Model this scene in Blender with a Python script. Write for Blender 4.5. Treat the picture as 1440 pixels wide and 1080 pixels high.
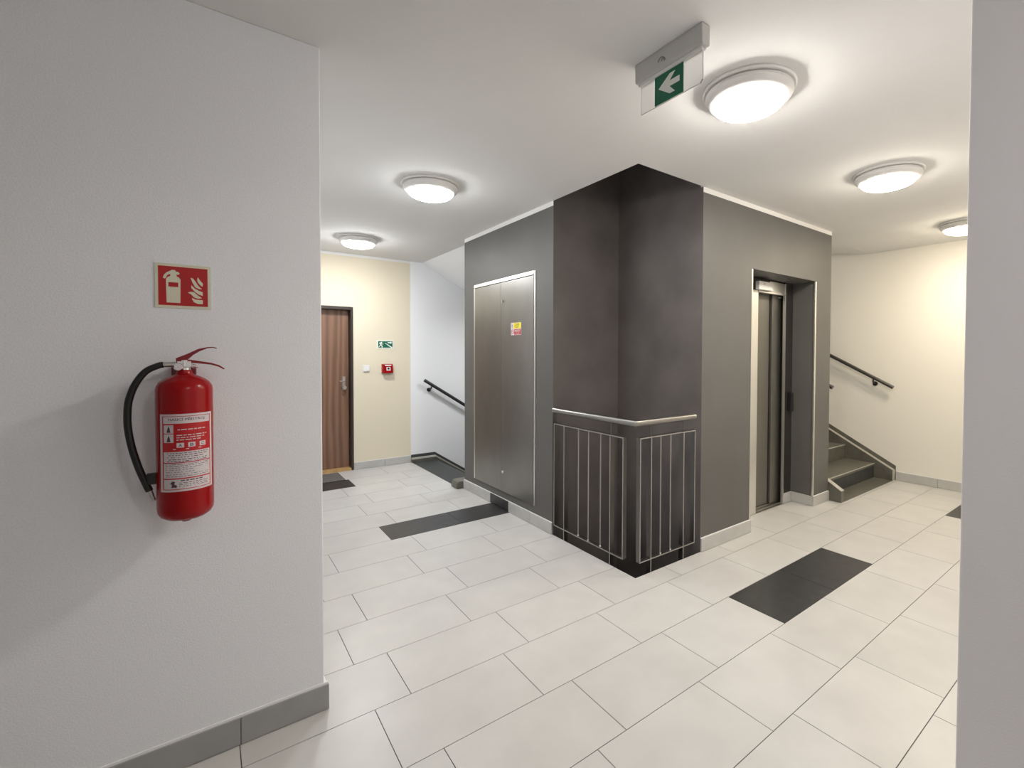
import bpy, bmesh, math, random
from mathutils import Vector, Matrix, Euler

C = bpy.context.scene.collection
for o in list(bpy.data.objects): bpy.data.objects.remove(o, do_unlink=True)
random.seed(7)
scene = bpy.context.scene

# ------------------------------------------------------------------ camera, world, exposure
cam_d = bpy.data.cameras.new('camera'); cam = bpy.data.objects.new('camera', cam_d); C.objects.link(cam)
scene.camera = cam
cam_d.sensor_width = 36.0; cam_d.sensor_fit = 'HORIZONTAL'
cam_d.lens = 660.927 / 1440 * 36.0
cam_d.shift_x = -(795.338 - 720) / 1440
cam_d.shift_y = (511.26 - 540) / 1440
cam_d.clip_start = 0.02; cam_d.clip_end = 60
Rm = (Matrix.Rotation(-0.65159, 3, 'Z') @ Matrix.Rotation(math.pi/2 - 0.021448, 3, 'X') @ Matrix.Rotation(0.0037154, 3, 'Z'))
cam.matrix_world = Matrix.Translation((0, 0, 1.45)) @ Rm.to_4x4()

world = bpy.data.worlds.new('world'); scene.world = world; world.use_nodes = True
bg = world.node_tree.nodes['Background']; bg.inputs[0].default_value = (0.8, 0.85, 1, 1); bg.inputs[1].default_value = 0.02
scene.view_settings.view_transform = 'Standard'; scene.view_settings.look = 'None'
scene.view_settings.gamma = 1.0; scene.view_settings.use_curve_mapping = False
scene.view_settings.exposure = 0.0
LAMP = 70.0          # radiance of every ceiling lamp's diffuser

# ------------------------------------------------------------------ materials
def mat(name, col, rough=0.6, metal=0.0, spec=0.5, noise=None, bump=None, emit=None, strength=0.0, rand=0.0, aniso=None, alpha=None, coat=0.0):
    m = bpy.data.materials.new(name); m.use_nodes = True
    nt = m.node_tree; b = nt.nodes['Principled BSDF']
    c = (*col, 1)
    b.inputs['Base Color'].default_value = c
    b.inputs['Roughness'].default_value = rough; b.inputs['Metallic'].default_value = metal
    b.inputs['Specular IOR Level'].default_value = spec
    if coat: b.inputs['Coat Weight'].default_value = coat; b.inputs['Coat Roughness'].default_value = 0.08
    tc = nt.nodes.new('ShaderNodeTexCoord')
    src = None
    if noise:                       # (scale, amount, detail[, stretch])
        sc, am, de = noise[:3]
        mp = nt.nodes.new('ShaderNodeMapping'); nt.links.new(tc.outputs['Object'], mp.inputs[0])
        if len(noise) > 3: mp.inputs['Scale'].default_value = noise[3]
        n = nt.nodes.new('ShaderNodeTexNoise'); n.inputs['Scale'].default_value = sc; n.inputs['Detail'].default_value = de
        nt.links.new(mp.outputs[0], n.inputs['Vector'])
        r = nt.nodes.new('ShaderNodeValToRGB')
        r.color_ramp.elements[0].position = 0.3; r.color_ramp.elements[1].position = 0.7
        r.color_ramp.elements[0].color = (*[x*(1-am) for x in col], 1); r.color_ramp.elements[1].color = (*[min(1, x*(1+am)) for x in col], 1)
        nt.links.new(n.outputs[0], r.inputs[0]); src = r.outputs[0]
    if rand:
        oi = nt.nodes.new('ShaderNodeObjectInfo'); mr = nt.nodes.new('ShaderNodeMapRange')
        mr.inputs['To Min'].default_value = 1 - rand; mr.inputs['To Max'].default_value = 1 + rand
        nt.links.new(oi.outputs['Random'], mr.inputs['Value'])
        mx = nt.nodes.new('ShaderNodeVectorMath'); mx.operation = 'SCALE'
        if src: nt.links.new(src, mx.inputs[0])
        else: mx.inputs[0].default_value = col
        nt.links.new(mr.outputs[0], mx.inputs['Scale']); src = mx.outputs[0]
    if src: nt.links.new(src, b.inputs['Base Color'])
    if bump:                        # (scale, strength, distance)
        n2 = nt.nodes.new('ShaderNodeTexNoise'); n2.inputs['Scale'].default_value = bump[0]; n2.inputs['Detail'].default_value = 3
        nt.links.new(tc.outputs['Object'], n2.inputs['Vector'])
        bp = nt.nodes.new('ShaderNodeBump'); bp.inputs['Strength'].default_value = bump[1]; bp.inputs['Distance'].default_value = bump[2]
        nt.links.new(n2.outputs[0], bp.inputs['Height']); nt.links.new(bp.outputs[0], b.inputs['Normal'])
    if emit:
        b.inputs['Emission Color'].default_value = (*emit, 1); b.inputs['Emission Strength'].default_value = strength
    return m

M = {}
M['white_left'] = mat('white_plaster', (0.79, 0.80, 0.83), 0.85, spec=0.2, noise=(200, 0.04, 3), bump=(200, 0.35, 0.002))
M['white'] = mat('white_paint', (0.82, 0.81, 0.79), 0.85, spec=0.2, bump=(120, 0.25, 0.001))
M['white_right'] = mat('white_paint_right', (0.87, 0.85, 0.86), 0.85, spec=0.2, bump=(200, 0.35, 0.002))
M['white_cool'] = mat('white_paint_cool', (0.87, 0.88, 0.89), 0.85, spec=0.2, bump=(120, 0.25, 0.001))
M['white_warm'] = mat('white_paint_warm', (0.84, 0.815, 0.75), 0.85, spec=0.2, bump=(120, 0.25, 0.001))
M['ceil'] = mat('ceiling_paint', (0.78, 0.775, 0.76), 0.9, spec=0.15, noise=(1.5, 0.02, 3), bump=(90, 0.2, 0.001))
M['beige'] = mat('beige_paint', (0.76, 0.69, 0.54), 0.85, spec=0.2, bump=(120, 0.25, 0.001))
M['grey'] = mat('grey_paint', (0.122, 0.118, 0.11), 0.5, spec=0.35, bump=(160, 0.3, 0.001), noise=(2.5, 0.05, 3))
M['grey_dark'] = mat('dark_shaft_paint', (0.125, 0.112, 0.106), 0.45, spec=0.35, noise=(3.0, 0.18, 5))
M['tile'] = mat('light_floor_tile', (0.56, 0.55, 0.53), 0.33, spec=0.45, noise=(5, 0.045, 6), rand=0.03, bump=(30, 0.05, 0.001))
M['tile_dark'] = mat('dark_floor_tile', (0.036, 0.036, 0.037), 0.35, spec=0.5, noise=(14, 0.25, 8), rand=0.08)
M['grout'] = mat('grout', (0.10, 0.095, 0.09), 0.9)
M['skirt'] = mat('skirting_tile', (0.50, 0.495, 0.475), 0.4, noise=(9, 0.05, 5), rand=0.04)
M['skirt_left'] = mat('shaded_skirting_tile', (0.32, 0.32, 0.31), 0.4, noise=(9, 0.05, 5), rand=0.03)  # same skirting tile, darkened for the shade on this wall
M['caulk'] = mat('white_caulk', (0.8, 0.8, 0.8), 0.6)
M['steel'] = mat('brushed_steel', (0.50, 0.49, 0.47), 0.36, metal=1.0, noise=(60, 0.06, 3, (1, 1, 0.02)))
M['steel_door'] = mat('brushed_cabinet_steel', (0.29, 0.285, 0.27), 0.34, metal=1.0, noise=(3, 0.10, 4, (1, 1, 0.5)))
M['steel_bright'] = mat('bright_steel_edge', (0.78, 0.77, 0.74), 0.33, metal=1.0)
M['steel_dark'] = mat('lift_door_steel', (0.25, 0.24, 0.21), 0.5, metal=0.9, noise=(4, 0.06, 2, (1, 1, 0.3)))
M['rail'] = mat('railing_steel', (0.15, 0.145, 0.135), 0.33, metal=0.9)
M['rail_edge'] = mat('railing_steel_edge', (0.36, 0.345, 0.32), 0.5, metal=0.6)
M['handrail'] = mat('handrail_steel', (0.32, 0.31, 0.295), 0.3, metal=1.0)
M['chrome'] = mat('chrome', (0.8, 0.8, 0.8), 0.15, metal=1.0)
M['black'] = mat('black_plastic', (0.012, 0.012, 0.013), 0.4)
M['rubber'] = mat('black_rubber_hose', (0.003, 0.003, 0.003), 0.45)
M['dark_backlit_rail'] = mat('dark_backlit_steel', (0.07, 0.07, 0.07), 0.35, metal=0.7)  # steel darkened so the descending handrail reads as back-lit
M['red'] = mat('red_enamel', (0.30, 0.001, 0.003), 0.22, spec=0.28)
M['red_dark'] = mat('dark_red_metal', (0.20, 0.004, 0.01), 0.3)
M['sign_red'] = mat('sign_red', (0.40, 0.004, 0.006), 0.45)
M['sign_cream'] = mat('sign_cream', (0.66, 0.64, 0.50), 0.5)
M['label_white'] = mat('label_white', (0.62, 0.56, 0.57), 0.45)
M['label_ink'] = mat('label_ink', (0.08, 0.03, 0.04), 0.5)
M['label_red'] = mat('label_red', (0.45, 0.005, 0.01), 0.4)
M['yellow'] = mat('yellow_sticker', (0.75, 0.55, 0.12), 0.5)
M['sign_yellow'] = mat('warning_yellow', (0.85, 0.72, 0.02), 0.5)
M['green'] = mat('sign_green', (0.0, 0.13, 0.065), 0.4)
M['sign_white'] = mat('sign_white', (0.82, 0.85, 0.80), 0.5)
M['plastic'] = mat('white_plastic', (0.74, 0.73, 0.71), 0.4)
M['plastic_grey'] = mat('grey_plastic_mark', (0.25, 0.25, 0.25), 0.5)
M['bulkhead'] = mat('sign_housing_plastic', (0.55, 0.54, 0.52), 0.45)
M['frame_brown'] = mat('dark_brown_frame', (0.035, 0.024, 0.018), 0.4)
M['threshold'] = mat('oak_threshold', (0.50, 0.32, 0.13), 0.5, noise=(20, 0.2, 4, (1, 8, 1)))
M['mat'] = mat('door_mat_fibre', (0.13, 0.12, 0.11), 0.95, noise=(120, 0.6, 3), bump=(200, 0.8, 0.004))
M['stone'] = mat('dark_stair_stone', (0.125, 0.12, 0.10), 0.38, noise=(10, 0.18, 6))
M['stone_edge'] = mat('light_stair_edge', (0.48, 0.46, 0.41), 0.45, noise=(12, 0.08, 4))
M['stone_black'] = mat('charcoal_stair_stone', (0.04, 0.045, 0.043), 0.55, noise=(10, 0.2, 6))
M['clear'] = mat('clear_acrylic', (0.95, 0.95, 0.95), 0.08)
M['clear'].node_tree.nodes['Principled BSDF'].inputs['Transmission Weight'].default_value = 0.92
M['clear'].node_tree.nodes['Principled BSDF'].inputs['IOR'].default_value = 1.3
M['dark_strip'] = mat('dark_anodised_strip', (0.03, 0.028, 0.025), 0.5)
M['dark_gap'] = mat('dark_gap', (0.01, 0.01, 0.01), 0.7)

def wood():
    m = bpy.data.materials.new('walnut_veneer'); m.use_nodes = True; nt = m.node_tree; b = nt.nodes['Principled BSDF']
    tc = nt.nodes.new('ShaderNodeTexCoord'); mp = nt.nodes.new('ShaderNodeMapping'); mp.inputs['Scale'].default_value = (4, 1, 0.35)
    nt.links.new(tc.outputs['Object'], mp.inputs[0])
    w = nt.nodes.new('ShaderNodeTexWave'); w.inputs['Scale'].default_value = 0.9; w.inputs['Distortion'].default_value = 7; w.inputs['Detail'].default_value = 3; w.inputs['Detail Scale'].default_value = 1.3
    nt.links.new(mp.outputs[0], w.inputs['Vector'])
    mp2 = nt.nodes.new('ShaderNodeMapping'); mp2.inputs['Scale'].default_value = (90, 1, 2.0); nt.links.new(tc.outputs['Object'], mp2.inputs[0])
    n = nt.nodes.new('ShaderNodeTexNoise'); n.inputs['Scale'].default_value = 2; n.inputs['Detail'].default_value = 4; nt.links.new(mp2.outputs[0], n.inputs['Vector'])
    ad = nt.nodes.new('ShaderNodeMath'); ad.operation = 'MULTIPLY_ADD'; ad.inputs[1].default_value = 0.45
    mu = nt.nodes.new('ShaderNodeMath'); mu.operation = 'MULTIPLY'; mu.inputs[1].default_value = 0.5
    nt.links.new(n.outputs[0], mu.inputs[0]); nt.links.new(w.outputs[1], ad.inputs[0]); nt.links.new(mu.outputs[0], ad.inputs[2])
    r = nt.nodes.new('ShaderNodeValToRGB'); r.color_ramp.elements[0].position = 0.1; r.color_ramp.elements[1].position = 0.8
    r.color_ramp.elements[0].color = (0.12, 0.06, 0.036, 1); r.color_ramp.elements[1].color = (0.27, 0.145, 0.09, 1)
    nt.links.new(ad.outputs[0], r.inputs[0]); nt.links.new(r.outputs[0], b.inputs['Base Color']); b.inputs['Roughness'].default_value = 0.4
    return m
M['wood'] = wood()

# ------------------------------------------------------------------ mesh helpers
class MB:
    """collects shapes given in world coordinates; build() links them as ONE mesh object under its parent"""
    def __init__(s): s.v = []; s.f = []; s.mi = []; s.sm = []
    def add(s, vs, fs, mi=0, sm=False):
        k = len(s.v); s.v += [tuple(map(float, v)) for v in vs]
        for f in fs: s.f.append([k+i for i in f]); s.mi.append(mi); s.sm.append(sm)
        return s
    def box(s, x0, x1, y0, y1, z0, z1, mi=0):
        vs = [(x, y, z) for z in (z0, z1) for y in (y0, y1) for x in (x0, x1)]
        return s.add(vs, [(0, 2, 3, 1), (4, 5, 7, 6), (0, 1, 5, 4), (2, 6, 7, 3), (0, 4, 6, 2), (1, 3, 7, 5)], mi)
    def prism(s, pts, axis, d0, d1, mi=0):
        """pts 2D polygon in the two other axes (order x,y,z), extruded along axis from d0 to d1"""
        def P(p, d):
            l = list(p); l.insert(axis, d); return tuple(l)
        n = len(pts)
        vs = [P(p, d0) for p in pts] + [P(p, d1) for p in pts]
        fs = [list(range(n)), list(range(2*n-1, n-1, -1))] + [[i, i+n, (i+1) % n + n, (i+1) % n] for i in range(n)]
        return s.add(vs, fs, mi)
    def tube(s, path, r, n=12, mi=0, caps=True, r2=None):
        path = [Vector(p) for p in path]; rings = []
        t0 = (path[1]-path[0]).normalized(); up = Vector((0, 0, 1)) if abs(t0.z) < 0.9 else Vector((1, 0, 0))
        nrm = t0.cross(up).normalized()
        vs = []
        for i, p in enumerate(path):
            if i == 0: t = t0
            elif i == len(path)-1: t = (p-path[i-1]).normalized()
            else: t = ((p-path[i-1]).normalized() + (path[i+1]-p).normalized()).normalized()
            nrm = (nrm - t*nrm.dot(t)).normalized(); b = t.cross(nrm)
            k = 1.0
            if 0 < i < len(path)-1:
                k = 1/max(0.5, t.dot((path[i+1]-p).normalized()))
                sd = (path[i+1]-p).normalized() - t*t.dot((path[i+1]-p).normalized())
                sd = sd.normalized() if sd.length > 1e-5 else None
            else: sd = None
            rr = r if r2 is None else r + (r2-r)*i/(len(path)-1)
            for j in range(n):
                a = 2*math.pi*j/n; d = (nrm*math.cos(a) + b*math.sin(a))*rr
                if sd is not None: d += sd*d.dot(sd)*(k-1)
                vs.append(p + d)
        fs = [[i*n+j, i*n+(j+1) % n, (i+1)*n+(j+1) % n, (i+1)*n+j] for i in range(len(path)-1) for j in range(n)]
        s.add(vs, fs, mi, True)
        if caps:
            k = len(s.v)-len(vs)
            s.f.append([k+j for j in range(n)][::-1]); s.mi.append(mi); s.sm.append(False)
            s.f.append([k+(len(path)-1)*n+j for j in range(n)]); s.mi.append(mi); s.sm.append(False)
        return s
    def lathe(s, prof, c, n=32, mi=0, axis=2):
        """prof: (radius, height) pairs round an axis through c"""
        c = Vector(c); vs = []
        for r, h in prof:
            for j in range(n):
                a = 2*math.pi*j/n; u, w = r*math.cos(a), r*math.sin(a)
                d = {2: (u, w, h), 1: (u, h, w), 0: (h, u, w)}[axis]
                vs.append(c + Vector(d))
        fs = [[i*n+j, i*n+(j+1) % n, (i+1)*n+(j+1) % n, (i+1)*n+j] for i in range(len(prof)-1) for j in range(n)]
        return s.add(vs, fs, mi, True)
    def build(s, name, mats, parent=None, bevel=0, seg=2, sharp=35, origin=None):
        if not isinstance(mats, (list, tuple)): mats = [mats]
        if parent is not None:
            off = wloc(parent)
        elif origin is not None: off = Vector(origin)
        else:
            xs = [v[0] for v in s.v]; ys = [v[1] for v in s.v]; zs = [v[2] for v in s.v]
            off = Vector(((min(xs)+max(xs))/2, (min(ys)+max(ys))/2, min(zs)))
        me = bpy.data.meshes.new(name)
        me.from_pydata([(v[0]-off.x, v[1]-off.y, v[2]-off.z) for v in s.v], [], s.f)
        for m in mats: me.materials.append(m)
        for p, mi, sm in zip(me.polygons, s.mi, s.sm): p.material_index = mi; p.use_smooth = sm
        bm = bmesh.new(); bm.from_mesh(me)
        bmesh.ops.remove_doubles(bm, verts=bm.verts, dist=1e-6)
        bmesh.ops.recalc_face_normals(bm, faces=bm.faces)
        bm.to_mesh(me); bm.free()
        if any(s.sm): me.set_sharp_from_angle(angle=math.radians(sharp))
        o = bpy.data.objects.new(name, me); C.objects.link(o)
        if parent is not None: o.parent = parent
        else: o.location = off
        if bevel:
            b = o.modifiers.new('bevel', 'BEVEL'); b.width = bevel; b.segments = seg; b.limit_method = 'ANGLE'; b.angle_limit = math.radians(40)
        return o

def wloc(o):
    v = Vector(o.location)
    while o.parent is not None:
        o = o.parent; v += o.location
    return v

def thing(name, label, cat, loc, group=None):
    o = bpy.data.objects.new(name, None); C.objects.link(o); o.location = loc; o.empty_display_size = 0.1
    return tag(o, label, cat, group)
def tag(o, label, cat, group=None):
    o['label'] = label; o['category'] = cat
    if group: o['group'] = group
    return o
def struct(o):
    o['kind'] = 'structure'; return o
def relabel(o, l): o['label'] = l; return o

# ------------------------------------------------------------------ key measures (metres)
A, B = 2.185, 2.112            # planes of the two painted shaft faces
HC = 2.655                     # ceiling height
YB, XE = 6.18, 6.32            # far wall behind the brown door, far wall beside the stairs going up
CT, TJ = 0.5948, 0.3451        # tile length and row depth
TOP, BOT = 5.2, -1.7

# ------------------------------------------------------------------ floor
RECTS = [(-2.6, 1.64, -1.6, .36), (-2.6, XE, .36, 1.99), (-2.6, 4.905, 1.99, 2.09), (.365, 4.905, 2.09, B),
         (3.496, 4.588, B, 2.32), (.365, A, B, 4.66), (.365, 2.14, 4.66, YB)]
fb = MB()
for x0, x1, y0, y1 in RECTS: fb.box(x0, x1, y0, y1, -0.22, -0.0022)
fb.box(A-.001, 2.19, 3.03, 4.66, -.22, -.0022)
floor = struct(fb.build('floor', M['grout'], origin=(0, 0, 0)))
V0 = 1.9604
DARK = [(2.4, 3.7, 1.26, 1.63), (1.1, 2.3, 3.68, 4.04), (.6, 1.3, 5.40, 5.77), (5.27, 6.5, .92, 1.28)]
Ri = Rm.transposed()
def px(x, y, z=0):
    c = Ri @ Vector((x, y, z-1.45))
    if c.z > -.05: return None
    return 795.3 + 660.9*c.x/-c.z, 511.3 - 660.9*c.y/-c.z
G = 0.0016
rest = MB(); nt_ = 0
for r in range(-12, 14):
    y0 = V0 + r*TJ; y1 = y0 + TJ
    u0 = .6764 if r % 2 == 0 else .5278
    # rows alternate; r=-1 is the row between joint lines 10 and 11
    for k in range(-8, 12):
        x0 = u0 + (k-1)*CT; x1 = x0 + CT
        pcs = []
        for a0, a1, b0, b1 in RECTS:
            c0, c1, d0, d1 = max(x0+G, a0), min(x1-G, a1), max(y0+G, b0), min(y1-G, b1)
            if c1-c0 > .004 and d1-d0 > .0015: pcs.append((c0, c1, d0, d1))
        if not pcs: continue
        cx, cy = (x0+x1)/2, (y0+y1)/2
        dk = any(q[0] < cx < q[1] and q[2] < cy < q[3] for q in DARK)
        vis = False
        for c0, c1, d0, d1 in pcs:
            for X in (c0, (c0+c1)/2, c1):
                for Y in (d0, d1):
                    p = px(X, Y)
                    if p and 0 < p[0] < 1362 and 500 < p[1] < 1080 and Y > .2*X and not (X < .365 and p[0] > 470): vis = True
        if not vis and not dk:
            for c0, c1, d0, d1 in pcs: rest.box(c0, c1, d0, d1, -.0022, 0)
            continue
        mb = MB()
        for c0, c1, d0, d1 in pcs: mb.box(c0, c1, d0, d1, -.010, 0)
        o = mb.build('tile', M['tile_dark'] if dk else M['tile'], floor); nt_ += 1
        if dk: o['label'] = 'charcoal floor tile set among the pale ones'
o = rest.build('tile', M['tile'], floor); o['kind'] = 'stuff'

# ------------------------------------------------------------------ ceiling
cb = MB()
for q in [(-2.7, A, -1.7, 6.3), (A, 6.42, -1.7, B), (A, 2.30, 4.64, 6.3), (4.9, 6.42, B, 2.289), (2.85, 4.9, B-.001, B+.02)]:
    cb.box(q[0], q[1], q[2], q[3], HC, HC+.22)
ceiling = struct(cb.build('ceiling', M['ceil'], origin=(0, 0, HC)))

# ------------------------------------------------------------------ walls
o = MB().box(-2.6, .365, 2.09, YB+.1, -.2, HC).build('wall_left', M['white_left'], bevel=.004); struct(o)
o = MB().box(1.64, XE, -1.7, .36, -.2, HC).build('wall_right', M['white_right'], bevel=.004); struct(o)
o = MB().box(-2.7, 1.64, -1.75, -1.6, -.2, HC).build('wall_behind', M['white']); struct(o)
o = MB().box(-2.75, -2.6, -1.75, 6.3, -.2, HC).build('wall_far_left', M['white']); struct(o)
o = MB().box(XE, XE+.15, .2, 6.4, BOT, TOP).build('wall_east', M['white_warm']); struct(o)
# far wall: beige paint left of the stairwell (with the door recess), white beyond
w = MB()
DX0, DX1, DZ = .52, 1.43, 2.008
w.box(.365, DX0, YB, YB+.25, -.2, HC-.03, 0); w.box(DX0, DX1, YB, YB+.25, DZ, HC-.03, 0); w.box(DX1, 2.135, YB, YB+.25, -.2, HC-.03, 0)
w.box(DX0, DX1, YB+.16, YB+.25, -.2, DZ, 0); w.box(DX0, DX1, YB+.0, YB+.16, -.2, -.002, 0)
w.box(.365, 2.135, YB, YB+.25, HC-.03, HC, 1); w.box(2.135, XE+.1, YB, YB+.25, BOT, TOP, 2)
wall_back = struct(w.build('wall_back', [M['beige'], M['white'], M['white_cool']], origin=(0, YB, 0)))

# lift shaft: painted block with a recess at its corner and an opening for the lift door
foot = [(A, 4.64), (A, 3.03), (2.895, 3.03), (2.855, B), (3.496, B), (3.496, 2.50), (4.588, 2.50), (4.588, B), (4.90, B), (4.90, 4.64)]
lev = [BOT, 0, HC-.037, HC, TOP]
w = MB(); n = len(foot)
for i in range(n):
    p, q = foot[i], foot[(i+1) % n]
    for l in range(len(lev)-1):
        z0, z1 = lev[l], lev[l+1]
        m_ = 0
        if i in (1, 2): m_ = 1
        elif l == 2 and i in (0, 3, 7, 8, 4, 5, 6): m_ = 2
        w.add([(*p, z0), (*q, z0), (*q, z1), (*p, z1)], [(0, 1, 2, 3)], m_)
w.box(3.496, 4.588, B, 2.50, 2.14, HC-.037, 0); w.box(3.496, 4.588, B, 2.50, HC-.037, HC, 2)
w.box(3.496, 4.588, 2.33, 2.50, -.2, -.012, 0)
w.box(4.442, 4.588, 2.33, 2.345, 0, 2.14, 3)
shaft = struct(w.build('wall_shaft', [M['grey'], M['grey_dark'], M['white'], M['dark_strip']], origin=(A, B, 0)))
# dark slab edges and floor far down inside the recess
o = MB().box(A-.2, 3.0, B-.2, 3.1, BOT-.1, BOT).build('trim_1', M['grey_dark']); struct(o)
o = MB()
o.box(A-.012, A, B-.012, 3.03, -.22, -.0005).box(A-.012, 2.855, B-.012, B, -.22, -.0005)
o = o.build('trim_2', M['grey_dark']); struct(o)
# lower stairwell shell and upper lid
w = MB()
w.box(A, XE+.1, 4.64, YB+.1, BOT-.1, BOT); w.box(A, 6.4, B, YB+.2, TOP, TOP+.1)
w.box(2.0, 2.14, 4.66, YB, BOT, -.22); w.box(A-.15, A, B-.1, YB+.1, HC+.22, TOP); w.box(A, XE, B-.15, B, HC+.22, TOP)
w.box(4.5, 4.6, 4.64, YB, BOT, 0.2)
o = struct(w.build('wall_stairwell', M['white']))
# sloping undersides of the upper flights
w = MB().prism([(2.30, HC), (2.30, HC+.22), (4.9, 1.62), (4.9, 1.28)], 1, 4.64, YB-.001)
o = struct(w.build('trim_3', M['white_cool']))
w = MB().prism([(2.289, HC), (2.289, HC+.22), (4.7, 4.3), (4.7, 3.9), (2.85, HC+.09)], 0, 4.9, XE-.001)
o = struct(w.build('trim_4', M['white']))

# ------------------------------------------------------------------ skirting tiles
def skirting(name, pieces, back, m=None):
    """pieces: (x0,x1,y0,y1,h,mat); back: boxes of white caulk line on top"""
    b = MB()
    for q in back: b.box(*q)
    base = struct(b.build(name, M['caulk']))
    for x0, x1, y0, y1, h, mm in pieces:
        p = MB().box(x0, x1, y0, y1, .002, h).build('tile', mm, base, bevel=.0015, seg=1)
        if mm is M['tile_dark']: p['label'] = 'charcoal skirting tile'
    return base
t = .012
xs = [.383, .085, -.51, -1.105, -1.7, -2.295, -2.6]
skirting('baseboard_left', [(xs[i+1]+.0015, xs[i]-.0015, 2.09-t, 2.09, .103, M['skirt_left']) for i in range(6)]
         + [(.365, .365+t, 2.0905+.594*i, min(6.165, 2.0905+.594*i+.591), .103, M['skirt_left']) for i in range(7)],
         [(-2.6, .377, 2.083, 2.0895, .096, .111), (.366, .374, 2.0905, 6.165, .09, .108)])
ys = [4.652, 4.49, 4.052, 3.708, 3.338, 3.031]
mt = [M['skirt'], M['skirt'], M['tile_dark'], M['skirt'], M['skirt']]
skirting('baseboard_shaft_left', [(A-t, A, ys[i+1]+.0015, ys[i]-.0015, .095, mt[i]) for i in range(5)], [(A-.006, A, 3.031, 4.64, .09, .0985)])
skirting('baseboard_shaft_right', [(2.857, 3.496+t, B-t, B, .10, M['skirt']), (4.588-t, 4.905, B-t, B, .095, M['skirt']),
         (4.588-t, 4.588, B+.001, 2.33, .095, M['skirt']), (4.44, 4.588-t, 2.318, 2.33, .095, M['skirt'])], [(2.857, 3.5, B-.006, B, .095, .104), (4.582, 4.9, B-.006, B, .09, .098)])
skirting('baseboard_back', [(1.435, 1.80, YB-t, YB, .09, M['skirt']), (1.803, 2.125, YB-t, YB, .09, M['skirt']), (.365, .515, YB-t, YB, .09, M['skirt'])],
         [(1.435, 2.125, YB-.006, YB, .085, .094)])
skirting('baseboard_east', [(XE-t, XE, y0+.0015, y1-.0015, .10, M['skirt']) for y0, y1 in ((1.587, 1.975), (.99, 1.587), (.395, .99))],
         [(XE-.006, XE, .37, 1.975, .095, .104)])

# ------------------------------------------------------------------ ceiling lamps
def lamp(x, y, col, label, k):
    em = mat('lamp_diffuser', (0.9, 0.9, 0.88), 0.5, emit=col, strength=LAMP*k)
    T = thing('ceiling_lamp', label, 'ceiling lamp', (x, y, HC), 'round ceiling lamps')
    b = MB().lathe([(0.001, 0), (.199, 0), (.202, -.008), (.196, -.014), (.001, -.014)], (x, y, HC), 48); b.build('base_plate', M['plastic'], T)
    b = MB().lathe([(.178, -.014), (.188, -.020), (.190, -.032), (.183, -.046), (.164, -.060), (.154, -.061), (.154, -.045), (.168, -.022), (.168, -.014)], (x, y, HC), 48); b.build('bezel', M['plastic'], T)
    prof = [(.156*math.cos(a), -.056 - .050*math.sin(a)**.85) for a in [i*math.pi/2/9 for i in range(10)]]
    prof[-1] = (.001, prof[-1][1])
    b = MB().lathe(prof, (x, y, HC), 40); b.build('diffuser', em, T)
    return T
lamp(1.975, 1.222, (1.0, .945, .88), 'round ceiling lamp nearest the green arrow sign, largest of the lamps', 1.75)
lamp(3.60, 1.205, (1.0, .925, .80), 'middle of the three round lamps on the right, above the lift side', 1.3)
lamp(5.50, 1.215, (1.0, .88, .68), 'round ceiling lamp partly hidden behind the edge of the right-hand wall', 1.4)
lamp(1.285, 3.285, (.97, .985, 1.0), 'round ceiling lamp over the left corridor beside the steel cabinet', 1.0)
lamp(1.275, 5.275, (.98, .99, 1.0), 'round ceiling lamp closest to the brown door', 1.6)
# unseen lamps: fill added behind the camera, upstairs light for the stairwell
lamp(.80, -.85, (1.0, .97, .98), 'unseen fill lamp added behind the viewer', .72)
def spot_lamp(name, loc, size, power, col):
    d = bpy.data.lights.new(name, 'AREA'); d.shape = 'DISK'; d.size = size; d.energy = power; d.color = col
    o = bpy.data.objects.new(name, d); C.objects.link(o); o.location = loc; return o
spot_lamp('unseen_stair_light', (5.6, 5.3, 5.1), .4, 150, (1, .93, .8))
spot_lamp('unseen_stair_light', (3.3, 4.95, 2.0), .3, 16, (1, 1, 1))  # added below the soffit to brighten the white stairwell wall
spot_lamp('unseen_stair_light', (3.0, 5.4, 5.1), .4, 100, (1, 1, 1))

# ------------------------------------------------------------------ exit sign under the ceiling
T = thing('exit_sign', 'white ceiling sign housing with green arrow plate pointing left', 'exit sign', (1.46, 1.24, HC))
b = MB().prism([(1.435, HC), (1.437, HC-.072), (1.443, HC-.078), (1.477, HC-.078), (1.483, HC-.072), (1.485, HC)], 1, 1.075, 1.412); b.build('housing', M['bulkhead'], T, bevel=.004)
b = MB().prism([(1.446, HC-.078), (1.448, HC-.090), (1.472, HC-.090), (1.474, HC-.078)], 1, 1.085, 1.402); b.build('plate_holder', M['plastic'], T, bevel=.002)
b = MB().prism([(1.088, HC-.088), (1.395, HC-.088), (1.395, HC-.205), (1.100, HC-.205), (1.088, HC-.193)], 0, 1.4575, 1.4625); b.build('acrylic_plate', M['clear'], T)
b = MB()
for p, q in (((1.395, HC-.09), (1.395, HC-.205)), ((1.395, HC-.205), (1.1, HC-.205)), ((1.088, HC-.193), (1.088, HC-.09))):
    b.tube([(1.46, *p), (1.46, *q)], .0014, 6)
b.build('plate_edge', M['plastic'], T)
gs = MB().box(1.4545, 1.4575, 1.174, 1.317, HC-.203, HC-.088).build('green_panel', M['green'], T)
arr = [(1.297, 2.512), (1.239, 2.551), (1.213, 2.551), (1.240, 2.523), (1.191, 2.523), (1.191, 2.501), (1.240, 2.501), (1.214, 2.473), (1.240, 2.473)]
b = MB().prism([(y, z) for y, z in arr], 0, 1.4537, 1.4545); b.build('arrow', M['sign_white'], gs)
b = MB()
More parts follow.
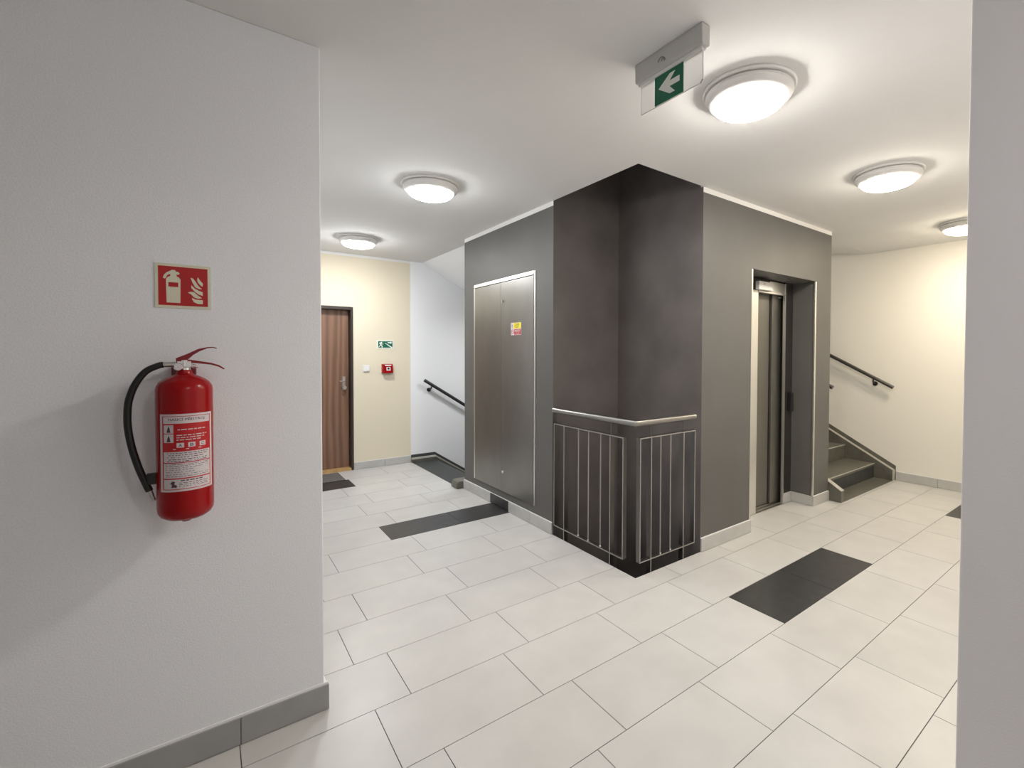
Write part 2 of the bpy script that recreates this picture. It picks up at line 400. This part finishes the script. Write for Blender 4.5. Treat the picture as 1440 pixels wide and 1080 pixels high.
b.tube([(1.4355, 1.268-.016*math.cos(a), 2.600+.020*math.sin(a)) for a in [i*math.pi/8*.9 for i in range(9)]], .0022, 6)
b.tube([(1.4355, 1.258-.009*math.cos(a), 2.604+.008*math.sin(a)) for a in [i*math.pi/6-.6 for i in range(8)]], .0022, 6)
b.build('emblem', M['plastic_grey'], T)

# ------------------------------------------------------------------ text helper
def text_shape(s):
    cu = bpy.data.curves.new('t', 'FONT'); cu.body = s; cu.resolution_u = 2; cu.offset = .012
    ob = bpy.data.objects.new('t', cu); C.objects.link(ob)
    dg = bpy.context.evaluated_depsgraph_get(); me = bpy.data.meshes.new_from_object(ob.evaluated_get(dg))
    vs = [(v.co.x, v.co.y) for v in me.vertices]; fs = [list(p.vertices) for p in me.polygons]
    bpy.data.objects.remove(ob); bpy.data.meshes.remove(me); bpy.data.curves.remove(cu)
    x0 = min(v[0] for v in vs); x1 = max(v[0] for v in vs); y0 = min(v[1] for v in vs); y1 = max(v[1] for v in vs)
    return [((x-x0)/(x1-x0), (y-y0)/(y1-y0)) for x, y in vs], fs

# ------------------------------------------------------------------ fire extinguisher sign on the left wall
SX, SZ = -.137, 1.600; YW = 2.09
T = thing('fire_extinguisher_sign', 'red square wall sign with pale extinguisher and flames pictogram', 'safety sign', (SX+.075, YW, SZ))
MB().box(SX, SX+.150, YW-.0025, YW, SZ, SZ+.150).build('sign_plate', M['sign_cream'], T)
MB().box(SX+.009, SX+.141, YW-.0030, YW-.0025, SZ+.009, SZ+.141).build('red_field', M['sign_red'], T)
ext = [(.030, .018), (.066, .018), (.067, .098), (.063, .105), (.057, .108), (.057, .115), (.062, .114), (.065, .118), (.062, .123), (.056, .124), (.053, .129), (.044, .129), (.041, .126), (.031, .120), (.024, .111), (.021, .101), (.025, .098), (.029, .101), (.031, .108), (.037, .114), (.041, .114), (.040, .108), (.033, .104), (.029, .097)]
fl = [[(.094, .107), (.101, .105), (.107, .096), (.115, .081), (.125, .070), (.116, .070), (.106, .076), (.099, .092)],
      [(.114, .111), (.120, .100), (.128, .090), (.127, .079), (.121, .083), (.114, .093), (.112, .102)],
      [(.096, .082), (.105, .071), (.116, .064), (.127, .060), (.127, .047), (.116, .051), (.105, .060), (.096, .072)],
      [(.086, .056), (.095, .059), (.103, .058), (.113, .048), (.125, .039), (.115, .036), (.103, .040), (.095, .050)],
      [(.097, .038), (.106, .033), (.117, .032), (.127, .032), (.127, .018), (.114, .018), (.103, .023), (.098, .032)]]
b = MB().prism([(SX+x, SZ+z) for x, z in ext], 1, YW-.0034, YW-.0030)
b.build('extinguisher_pictogram', M['sign_cream'], T)
MB().box(SX+.035, SX+.061, YW-.0037, YW-.0034, SZ+.072, SZ+.087).build('red_window', M['sign_red'], T)
for f in fl: MB().prism([(SX+x, SZ+z) for x, z in f], 1, YW-.0034, YW-.0030).build('flame', M['sign_cream'], T)

# ------------------------------------------------------------------ fire extinguisher
EX, EY, ER = -.060, 1.990, .0745
T = thing('fire_extinguisher', 'red fire extinguisher with black hose hanging on the left wall', 'fire extinguisher', (EX, EY, .90))
prof = [(.001, .905), (.030, .903), (.052, .908), (.066, .918), (.073, .932), (ER, .945), (ER, 1.328), (.0725, 1.340), (.066, 1.352), (.053, 1.363), (.036, 1.372), (.024, 1.378), (.020, 1.386), (.020, 1.392), (.001, 1.392)]
body = MB().lathe([(r, z) for r, z in prof], (EX, EY, 0), 56).build('cylinder_body', M['red'], T)
MB().lathe([(.001, .893), (.012, .893), (.013, .905), (.001, .906)], (EX, EY, 0), 16).build('foot_stud', M['red_dark'], body)
def cyl_pt(phi, z, off): r = ER+off; return (EX+r*math.sin(phi), EY-r*math.cos(phi), z)
P0, P1, Z0, Z1 = math.radians(-53), math.radians(66), 1.008, 1.254
def lab(s, t_, off): return cyl_pt(P0+(P1-P0)*s, Z1-(Z1-Z0)*t_, off)
def patch(mb, s0, s1, t0, t1, off, n=None):
    n = n or max(1, int((s1-s0)*20))
    vs = [lab(s0+(s1-s0)*i/n, tt, off) for i in range(n+1) for tt in (t0, t1)]
    return mb.add(vs, [(2*i, 2*i+1, 2*i+3, 2*i+2) for i in range(n)], 0, True)
lb = patch(MB(), 0, 1, 0, 1, .0004, 20).build('instruction_label', M['label_white'], T)
patch(MB(), .055, .945, .026, .974, .0006, 20).build('label_frame', M['label_red'], lb)
m_ = MB()
for t0, t1 in ((.034, .122), (.485, .62), (.632, .825), (.84, .965)): patch(m_, .08, .92, t0, t1, .0008)
patch(m_, .09, .27, .14, .245, .0008); patch(m_, .09, .27, .255, .365, .0008)
for s0 in (.32, .505, .70): patch(m_, s0, s0+.12, .372, .432, .0008)
m_.build('white_field', M['label_white'], lb)['kind'] = 'stuff'
m_ = MB(); vs, fs = text_shape('HASICÍ PŘÍSTROJ')
m_.add([lab(.18+.62*x, .095-.052*y, .0010) for x, y in vs], fs)
for ch, s0 in (('A', .35), ('B', .535), ('C', .73)):
    vs, fs = text_shape(ch); m_.add([lab(s0+.06*x, .420-.036*y, .0010) for x, y in vs], fs)
for (s0, t0) in ((.145, .235), (.145, .355)):     # little black figures of the two instruction pictures
    m_.add([lab(s0, t0, .001), lab(s0+.075, t0, .001), lab(s0+.06, t0-.05, .001), lab(s0+.045, t0-.085, .001), lab(s0+.02, t0-.05, .001)], [(0, 1, 2, 3, 4)])
def words(mb, s0, s1, t0, h, seed):
    rn = random.Random(seed); s = s0
    while s < s1-.02:
        e = min(s1, s+rn.uniform(.03, .10)); patch(mb, s, e, t0, t0+h, .0010, 1); s = e+.018
for i, t0 in enumerate((.500, .525, .552, .580, .603)): words(m_, .15+.03*(i % 2), .88-.04*(i % 3), t0, .0085, i)
for i, t0 in enumerate((.645, .665, .69, .715, .745, .775, .80)): words(m_, .12, .88 if i not in (3, 4) else .6, t0, .006, i+20)
words(m_, .38, .75, .853, .014, 50)
for i, t0 in enumerate((.885, .908, .93)): words(m_, .35, .86, t0, .007, i+60)
m_.add([lab(.22, .945, .001), lab(.31, .95, .001), lab(.32, .92, .001), lab(.27, .9, .001), lab(.29, .87, .001), lab(.24, .862, .001), lab(.2, .89, .001), lab(.235, .91, .001)], [tuple(range(8))])
m_.build('label_print', M['label_ink'], lb)['kind'] = 'stuff'
m_ = MB()
words(m_, .34, .82, .195, .012, 1)
for i, t0 in enumerate((.268, .298, .328)): words(m_, .32, .84-.05*i, t0, .011, i+70)
for s0 in (.26, .47, .68): patch(m_, s0, s0+.05, .448, .458, .001)
m_.build('white_print', M['label_white'], lb)['kind'] = 'stuff'
m_ = MB(); n = 5
for z0, z1, mi in ((1.198, 1.268, 0),):
    vs = [cyl_pt(math.radians(84+34*i/n), z, .0005) for i in range(n+1) for z in (z0, z1)]
    m_.add(vs, [(2*i, 2*i+1, 2*i+3, 2*i+2) for i in range(n)], 0, True)
m_.build('inspection_sticker', M['yellow'], T)
# valve, gauge, levers
v = MB().lathe([(.017, 1.390), (.017, 1.399), (.013, 1.402), (.013, 1.424), (.001, 1.424)], (EX, EY, 0), 20); v.box(EX-.018, EX+.018, EY-.012, EY+.012, 1.400, 1.420)
valve = v.build('valve', M['chrome'], T, bevel=.001)
g = MB().lathe([(.001, 0), (.0105, 0), (.0125, .003), (.0125, .014), (.006, .022), (.001, .022)], (EX-.014, EY-.042, 1.402), 24, axis=1).build('pressure_gauge', M['chrome'], valve)
MB().lathe([(.001, -.0004), (.0095, -.0004), (.0095, .001)], (EX-.014, EY-.042, 1.402), 24, axis=1).build('gauge_dial', M['label_white'], valve)
MB().tube([(EX+.018, EY-.018, 1.412), (EX+.030, EY-.022, 1.408), (EX+.036, EY-.018, 1.400), (EX+.026, EY-.014, 1.397), (EX+.016, EY-.016, 1.403)], .0013, 6).build('pull_pin', M['chrome'], valve)
up = [(-.081, 1.430), (-.054, 1.443), (-.023, 1.461), (.0, 1.467), (.015, 1.468), (.027, 1.465), (.026, 1.462), (.014, 1.465), (.001, 1.463), (-.019, 1.453), (-.036, 1.441), (-.046, 1.430), (-.060, 1.416), (-.080, 1.416)]
MB().prism(up, 1, EY-.011, EY+.011).build('squeeze_lever', M['red_dark'], T, bevel=.001)
lo = [(-.060, 1.426), (-.040, 1.424), (.012, 1.414), (.033, 1.406), (.048, 1.394), (.045, 1.391), (.030, 1.401), (.010, 1.408), (-.019, 1.412), (-.044, 1.415), (-.058, 1.415)]
MB().prism(lo, 1, EY-.010, EY+.010).build('carry_handle', M['red_dark'], T, bevel=.001)
MB().box(EX-.034, EX+.030, EY+.02, YW, 1.372, 1.400).build('wall_bracket', M['red_dark'], T, bevel=.002)
hose = [(-.112, 1.409), (-.125, 1.406), (-.155, 1.388), (-.180, 1.348), (-.195, 1.300), (-.199, 1.255), (-.198, 1.210), (-.190, 1.150), (-.175, 1.085), (-.158, 1.030), (-.150, 1.008)]
# smooth the hose with a Catmull-Rom pass
def smooth(pts, k=4):
    out = []
    for i in range(len(pts)-1):
        p0, p1, p2, p3 = [Vector(pts[max(0, min(len(pts)-1, j))]) for j in (i-1, i, i+1, i+2)]
        for q in range(k):
            u = q/k; out.append(.5*((2*p1)+(p2-p0)*u+(2*p0-5*p1+4*p2-p3)*u*u+(3*p1-p0-3*p2+p3)*u**3))
    out.append(Vector(pts[-1])); return out
hp = smooth([(x, EY-.005, z) for x, z in hose])
hz = MB().tube(hp, .0098, 12).build('hose', M['rubber'], T)
MB().tube([(-.075, EY-.004, 1.410), (-.113, EY-.005, 1.409)], .0085, 12).build('hose_ferrule', M['steel'], T)
MB().tube([(-.150, EY-.005, 1.010), (-.139, EY-.005, .975)], .0065, 12, r2=.0045).build('nozzle', M['steel'], hz)
MB().box(-.158, -.128, EY-.014, EY+.014, 1.028, 1.062).build('hose_clip', M['rubber'], T, bevel=.004)

# ------------------------------------------------------------------ brown flat door (far left)
D = MB()
D.box(DX0, DX0+.05, YB-.004, YB+.12, 0, DZ); D.box(DX1-.028, DX1, YB-.004, YB+.12, 0, DZ); D.box(DX0+.05, DX1-.028, YB-.004, YB+.12, DZ-.035, DZ)
door = struct(D.build('door_1', M['frame_brown'], origin=((DX0+DX1)/2, YB, 0), bevel=.002))
lf = MB().box(DX0+.05, DX1-.035, YB+.095, YB+.14, .03, DZ-.035).build('door_leaf', M['wood'], door)
MB().box(DX0+.05, DX1-.03, YB-.002, YB+.12, .0, .028).build('threshold', M['threshold'], door)
hd = MB().box(1.322, 1.358, YB+.087, YB+.096, .99, 1.155).build('handle_plate', M['steel'], door, bevel=.004)
MB().lathe([(.001, 0), (.024, 0), (.026, .012), (.012, .03), (.012, .045)], (1.338, YB+.045, 1.02), 20, axis=1).build('knob', M['steel'], hd)
MB().tube([(1.338, YB+.09, 1.10), (1.338, YB+.045, 1.10), (1.32, YB+.04, 1.10), (1.285, YB+.04, 1.10)], .007, 10).build('lever', M['steel'], hd)
mt_ = MB().box(.66, 1.238, 5.735, 6.13, .0005, .010)
tag(mt_.build('door_mat', M['mat'], bevel=.003), 'dark ribbed door mat lying at the brown door', 'door mat')

# ------------------------------------------------------------------ things on the beige wall
T = thing('stairs_exit_sign', 'small green wall sign with running figure, stairs and arrow', 'exit sign', (1.812, YB, 1.505))
MB().box(1.711, 1.913, YB-.003, YB, 1.505, 1.609).build('sign_plate', M['sign_white'], T)
MB().box(1.724, 1.903, YB-.0035, YB-.003, 1.515, 1.598).build('green_field', M['green'], T)
m_ = MB(); g0, g1 = 1.724, 1.515
def gp(pts): m_.prism([(g0+x*.179, g1+z*.083) for x, z in pts], 1, YB-.0042, YB-.0035)
gp([(.20, .88), (.26, .90), (.29, .82), (.26, .74), (.20, .76)])                       # head
gp([(.06, .62), (.12, .84), (.24, .74), (.28, .55), (.37, .52), (.36, .60), (.30, .66), (.23, .42), (.31, .26), (.29, .02), (.24, .02), (.24, .22), (.16, .36), (.10, .12), (.02, .08), (.03, .16), (.08, .20), (.13, .50), (.14, .66), (.10, .58)])
gp([(.44, .72), (.50, .72), (.97, .12), (.97, .0), (.90, .0)])                        # stairs line
gp([(.66, .70), (.84, .70), (.84, .58), (.98, .78), (.84, .98), (.84, .86), (.66, .86)])   # arrow
m_.build('pictogram', M['sign_white'], T)
T = thing('fire_alarm_call_point', 'small red fire alarm call point box on the beige wall', 'fire alarm', (1.832, YB, 1.19))
MB().box(1.764, 1.898, YB-.012, YB, 1.187, 1.308).build('back_box', M['red'], T, bevel=.004)
MB().prism([(YB-.012, 1.187), (YB-.012, 1.308), (YB-.040, 1.302), (YB-.060, 1.193)], 0, 1.768, 1.894).build('cover', M['red'], T, bevel=.003)
MB().prism([(YB-.0445, 1.283), (YB-.0415, 1.297), (YB-.0380, 1.297), (YB-.0410, 1.283)], 0, 1.796, 1.874).build('white_strip', M['plastic'], T)
MB().prism([(YB-.0550, 1.224), (YB-.0470, 1.268), (YB-.0435, 1.268), (YB-.0515, 1.224)], 0, 1.812, 1.862).build('button_window', M['plastic'], T)
MB().lathe([(.001, -.004), (.013, -.004), (.014, .004)], (1.836, YB-.0535, 1.250), 16, axis=1).build('button', M['black'], T)
T = thing('light_switch', 'square white light switch on the beige wall beside the brown door', 'light switch', (1.579, YB, 1.21))
MB().box(1.537, 1.621, YB-.010, YB, 1.211, 1.294).build('switch_frame', M['plastic'], T, bevel=.003)
MB().prism([(YB-.008, 1.222), (YB-.010, 1.284), (YB-.014, 1.284), (YB-.020, 1.222)], 0, 1.548, 1.610).build('rocker', M['plastic'], T, bevel=.001)

# ------------------------------------------------------------------ steel service cabinet on the left shaft face
T = thing('service_cabinet', 'tall brushed steel double-door service cabinet flush in the grey wall', 'cabinet', (A, 3.84, .10))
y0, y1, z0, z1 = 3.276, 4.408, .165, 2.142
b = MB(); f = .020
b.box(A-.007, A+.0, y0, y0+f, z0, z1); b.box(A-.007, A, y1-f, y1, z0, z1); b.box(A-.012, A, y0+f, y1-f, z1-f-.012, z1)
b.build('cabinet_frame', M['steel_bright'], T, bevel=.001)
MB().box(A-.002, A+.0, y0+f, y1-f, z0, z1-f-.012).build('shadow_gap', M['dark_gap'], T)
ym = 3.850
dr = MB().box(A-.009, A-.002, y0+f+.006, ym-.0015, z0, z1-f-.018).build('cabinet_door', M['steel_door'], T, bevel=.001)
dl = MB().box(A-.009, A-.002, ym+.0015, y1-f-.003, z0, z1-f-.018).build('cabinet_door', M['steel_door'], T, bevel=.001)
for z in (1.929, .349):
    k = MB().lathe([(.001, -.008), (.012, -.008), (.013, .001)], (A-.009, 3.803, z), 16, axis=0).build('lock', M['chrome'], dr)
MB().box(A-.024, A-.017, 3.800, 3.806, 1.915, 1.945).build('latch_key', M['chrome'], dr)
wl = MB().box(A-.0100, A-.009, 3.492, 3.664, 1.612, 1.722).build('warning_label', M['label_white'], dr); wl['label'] = 'yellow and red warning sticker'
MB().box(A-.0105, A-.0100, 3.496, 3.618, 1.670, 1.719).build('yellow_field', M['sign_yellow'], dr)
MB().box(A-.0105, A-.0100, 3.496, 3.606, 1.616, 1.664).build('red_field', M['label_red'], dr)
m_ = MB()
for zz, w0 in ((1.708, .085), (1.698, .075), (1.688, .09), (1.678, .05)): m_.box(A-.0108, A-.0105, 3.562-w0/2, 3.562+w0/2, zz, zz+.004)
m_.prism([(3.648, 1.715), (3.636, 1.696), (3.642, 1.696), (3.636, 1.676), (3.650, 1.700), (3.643, 1.700)], 0, A-.0108, A-.0100)
m_.build('label_print', M['label_ink'], dr)['kind'] = 'stuff'
m_ = MB()
for zz, w0 in ((1.652, .09), (1.641, .08), (1.626, .07)): m_.box(A-.0108, A-.0105, 3.552-w0/2, 3.552+w0/2, zz, zz+.005)
m_.build('label_print', M['label_white'], dr)['kind'] = 'stuff'
m_ = MB(); ring = [(A-.0106, 3.635+.018*math.cos(a), 1.641+.019*math.sin(a)) for a in [i*math.pi/10 for i in range(21)]]
m_.tube(ring, .0016, 6); m_.tube([(A-.0106, 3.648, 1.654), (A-.0106, 3.622, 1.628)], .0016, 6); m_.build('prohibition_ring', M['label_red'], dr)

# ------------------------------------------------------------------ lift entrance
T = thing('lift_entrance', 'stainless steel lift door set deep in the grey shaft wall', 'elevator', (4.04, 2.33, 0))
b = MB(); b.box(3.496, 3.955, 2.325, 2.345, 0, 2.125); b.box(4.425, 4.442, 2.322, 2.345, 0, 2.125)
b.box(3.955, 4.425, 2.325, 2.345, 2.022, 2.125)
b.build('lift_frame', M['steel_bright'], T, bevel=.001)
MB().box(3.955, 4.425, 2.318, 2.348, 2.010, 2.026).build('header_lip', M['steel_bright'], T, bevel=.001)
MB().box(3.60, 4.285, 2.405, 2.43, .012, 2.08).build('door_panel', M['steel_dark'], T, bevel=.002)
MB().box(4.305, 4.60, 2.385, 2.41, .012, 2.08).build('door_panel', M['steel_dark'], T, bevel=.002)
MB().box(4.283, 4.307, 2.412, 2.44, .012, 2.08).build('panel_gap', M['dark_gap'], T)
s_ = MB().box(3.53, 4.56, 2.315, 2.46, -.010, .004).build('sill', M['steel'], T)
m_ = MB()
for yy in (2.345, 2.395): m_.box(3.55, 4.5, yy, yy+.008, .004, .0065)
m_.build('sill_groove', M['steel_bright'], s_)
bx = MB().box(3.885, 4.118, 2.275, 2.312, 2.026, 2.100).build('floor_display', M['plastic'], T, bevel=.003)
MB().box(3.845, 4.125, 2.312, 2.326, 2.026, 2.125).build('display_shadow', M['dark_gap'], T)  # black sheet standing for the shadow behind the box
MB().box(3.955, 3.985, 2.2745, 2.276, 2.065, 2.09).build('display_mark', M['label_white'], bx)
MB().box(4.497, 4.553, 2.292, 2.33, .893, 1.077).build('call_panel', M['black'], T, bevel=.004)
MB().box(4.512, 4.538, 2.288, 2.292, .905, 1.065).build('call_strip', M['dark_strip'], T)
MB().box(4.41, 4.475, 2.3835, 2.385, 1.995, 2.005).build('door_tag', M['plastic'], T)
MB().lathe([(.001, -.004), (.012, -.004), (.013, .001)], (4.512, 2.384, 1.985), 14, axis=1).build('door_lock', M['chrome'], T)
for x0, x1 in ((3.492, 3.508), (4.572, 4.596)):
    MB().box(x0, x1, B-.003, B+.012, .10, 2.137).build('corner_strip', M['steel_bright'], T, bevel=.001)

# ------------------------------------------------------------------ railing round the recess
T = thing('guard_railing', 'dark steel corner railing with round handrail guarding the shaft recess', 'railing', (A+.02, B+.02, 0))
zr = 1.000
MB().tube([(A+.005, 3.022, zr), (A+.005, B+.01, zr), (2.79, B+.01, zr)], .0215, 20).build('handrail', M['handrail'], T)
D4 = .034; th = .007; M2 = [M['rail'], M['rail_edge']]
def bar(b, x0, x1, y0, y1, z0, z1, ax):
    """flat bar with a lighter narrow outer edge"""
    if ax == 0: b.box(x0, x0+.0015, y0, y1, z0, z1, 1).box(x0+.0015, x1, y0, y1, z0, z1, 0)
    else: b.box(x0, x1, y0, y0+.0015, z0, z1, 1).box(x0, x1, y0+.0015, y1, z0, z1, 0)
    return b
def frameA(ya, yb, z0, z1):
    b = MB(); bar(b, A, A+D4, ya, ya+th, z0, z1, 0); bar(b, A, A+D4, yb-th, yb, z0, z1, 0)
    bar(b, A, A+D4, ya+th, yb-th, z1-th, z1, 0); bar(b, A, A+D4, ya+th, yb-th, z0, z0+th, 0); return b
frameA(2.232, 3.016, .078, .895).build('panel_frame', M2, T)
b = MB(); bar(b, 2.222, 2.222+th, B, B+D4, .085, .903, 1); bar(b, 2.790-th, 2.790, B, B+D4, .085, .903, 1)
bar(b, 2.222+th, 2.790-th, B, B+D4, .903-th, .903, 1); bar(b, 2.222+th, 2.790-th, B, B+D4, .085, .085+th, 1); b.build('panel_frame', M2, T)
for yy in (2.885, 2.363):
    bar(MB(), A+.002, A+D4+.008, yy-th/2, yy+th/2, -.16, .893, 0).build('post', M2, T)
    MB().tube([(A+.012, yy, .893), (A+.012, yy, .985)], .0045, 8).build('handrail_pin', M['rail'], T)
for xx in (2.332, 2.665):
    bar(MB(), xx-th/2, xx+th/2, B+.002, B+D4+.008, -.16, .900, 1).build('post', M2, T)
    MB().tube([(xx, B+.012, .900), (xx, B+.012, .985)], .0045, 8).build('handrail_pin', M['rail'], T)
for yy in (2.717, 2.601, 2.469):
    q = MB().tube([(A+.012, yy, .084), (A+.012, yy, .892)], .0045, 8).build('baluster', M['rail_edge'], T)
    MB().lathe([(.001, .098), (.008, .096), (.009, .086)], (A+.012, yy, 0), 10).build('bolt', M['chrome'], q)
for xx in (2.432, 2.534):
    q = MB().tube([(xx, B+.012, .090), (xx, B+.012, .898)], .0045, 8).build('baluster', M['rail_edge'], T)
    MB().lathe([(.001, .106), (.008, .104), (.009, .093)], (xx, B+.012, 0), 10).build('bolt', M['chrome'], q)

# ------------------------------------------------------------------ stairs going up (right)
T = thing('staircase_up', 'dark stone staircase rising behind the lift shaft on the right', 'staircase', (5.6, 2.0, 0))
MB().box(4.965, 6.257, 1.992, 2.20, -.03, .0015).build('floor_slab', M['stone'], T)
rs, go, yr = .17, .325, 2.185
for k in range(8):
    yk = yr + k*go; zk = (k+1)*rs
    ye = yk+go if k < 7 else YB-.01
    MB().box(4.905, 6.257, yk, yk+.02, zk-rs+.001, zk-.03).build('riser', M['stone_black'] if k == 0 else M['stone'], T)
    MB().box(4.905, 6.257, yk-.008, min(ye+.02, 6.175), zk-.03, zk).build('tread', M['stone'], T, bevel=.002)
    MB().box(4.905, 6.257, yk-.010, yk-.002, zk-.006, zk+.0012).build('nosing', M['stone_edge'], T)
def stringer(x0, x1, zf, sl, ys, ye, mside, name='stringer', edge=True, zb=-.01, drop=.30):
    """sloping kerb along a flight in Y; near end vertical at ys"""
    b = MB(); zt = lambda y: zf + sl*(y-ys)
    b.prism([(ys, zb), (ys, zt(ys)), (ye, zt(ye)), (ye, zt(ye)-drop), (ys+.35, zb)], 0, x0, x1)
    o = b.build(name, mside, T, bevel=.002)
    if edge:
        b = MB(); b.prism([(ys-.001, zt(ys)), (ys-.001, zt(ys)+.004), (ye, zt(ye)+.004), (ye, zt(ye))], 0, x0, x1); b.build('kerb_top', M['stone_edge'], o)
    return o
stringer(6.257, 6.312, .122, .54, 1.996, 4.55, M['stone'])
stringer(6.312, 6.3195, .166, .545, 1.980, 4.55, M['stone'], name='wall_skirting', edge=False)
stringer(4.905, 4.968, .112, .60, 1.990, 4.55, M['stone'], drop=.25)
MB().box(6.257, 6.3195, 1.986, 1.996, 0, .12).build('end_cap', M['stone_edge'], T, bevel=.002)
T = thing('stair_handrail', 'round steel wall handrail sloping up beside the rising stairs', 'handrail', (6.25, 2.0, 1.07), 'stair handrails')
b = MB().tube([(6.25, 2.001, 1.073), (6.25, 4.4, 1.073+2.4*.53)], .0205, 16).build('rail', M['rail'], T)
for yy in (2.205, 3.3, 4.3):
    zz = 1.073+(yy-2.001)*.53
    MB().tube([(6.25, yy, zz-.015), (6.25, yy, zz-.055), (6.31, yy, zz-.075)], .009, 10).build('bracket', M['dark_backlit_rail'], T)
    MB().tube([(6.305, yy, zz-.075), (6.3195, yy, zz-.075)], .026, 16).build('wall_plate', M['dark_backlit_rail'], T)
T = thing('stair_handrail', 'end of the inner steel handrail just showing past the shaft corner', 'handrail', (4.96, 2.1, 1.1), 'stair handrails')
MB().tube([(4.958, 2.105, 1.118), (4.958, 4.4, 1.118+2.295*.53)], .0205, 16).build('rail', M['rail'], T)
for yy in (2.5, 4.0):
    zz = 1.118+(yy-2.105)*.53
    MB().tube([(4.958, yy, zz-.015), (4.958, yy, zz-.055), (4.902, yy, zz-.075)], .009, 10).build('bracket', M['dark_backlit_rail'], T)

# ------------------------------------------------------------------ stairs going down (left)
T = thing('staircase_down', 'charcoal stone staircase descending behind the steel cabinet wall on the left', 'staircase', (2.3, 5.4, 0))
MB().box(2.14, 2.47, 4.80, 6.13, -.03, -.0005).build('tread', M['stone_black'], T, bevel=.003)
for k in range(1, 8):
    x0 = 2.47+(k-1)*.27; z = -.18*k
    MB().box(x0, x0+.29, 4.70, 6.13, z-.03, z).build('tread', M['stone_black'], T, bevel=.003)
    MB().box(x0-.02, x0, 4.70, 6.13, z, z+.15).build('riser', M['stone'], T)
def kerb(ya, yb, zt, m1, name, zb=-.06):
    sl = -.66
    b = MB(); b.prism([(2.138, zb), (2.138, zt), (2.465, zt), (4.4, zt+sl*1.935), (4.4, zt+sl*1.935-.3), (2.55, -.3), (2.2, zb)], 1, ya, yb)
    return b.build(name, m1, T, bevel=.003)
kerb(6.13, 6.168, .046, M['stone'], 'stringer'); kerb(6.168, 6.1795, .098, M['stone_black'], 'wall_skirting')
b = MB(); b.prism([(2.137, .040), (2.137, .060), (2.465, .060), (4.4, .060-1.277), (4.4, .040-1.277), (2.465, .040)], 1, 6.126, 6.168); b.build('kerb_top', M['stone_edge'], T)  # pale band stands for light reflected off the rounded kerb top
# rounded kerb end beside the shaft corner
cc = MB().prism([(2.100, 0), (2.100, .050), (2.112, .070), (2.135, .080), (2.30, .080), (2.30, 0)], 1, 4.653, 4.80)
cc = cc.build('kerb_end', M['stone'], T, bevel=.006)
T = thing('stair_handrail', 'round wall handrail darkened as if back-lit, sloping down beside the descending stairs', 'handrail', (2.3, 6.1, 1.08), 'stair handrails')
MB().tube([(2.295, 6.1, 1.087), (4.4, 6.1, 1.087-2.105*.635)], .0215, 16).build('rail', M['dark_backlit_rail'], T)
for xx in (2.395, 3.6):
    zz = 1.087-(xx-2.295)*.635
    MB().tube([(xx, 6.1, zz-.015), (xx-.01, 6.1, zz-.05), (xx-.015, 6.165, zz-.07)], .010, 10).build('bracket', M['dark_backlit_rail'], T)
    MB().tube([(xx-.015, 6.16, zz-.07), (xx-.015, 6.1795, zz-.07)], .026, 16).build('wall_plate', M['dark_backlit_rail'], T)
print('tiles', nt_)
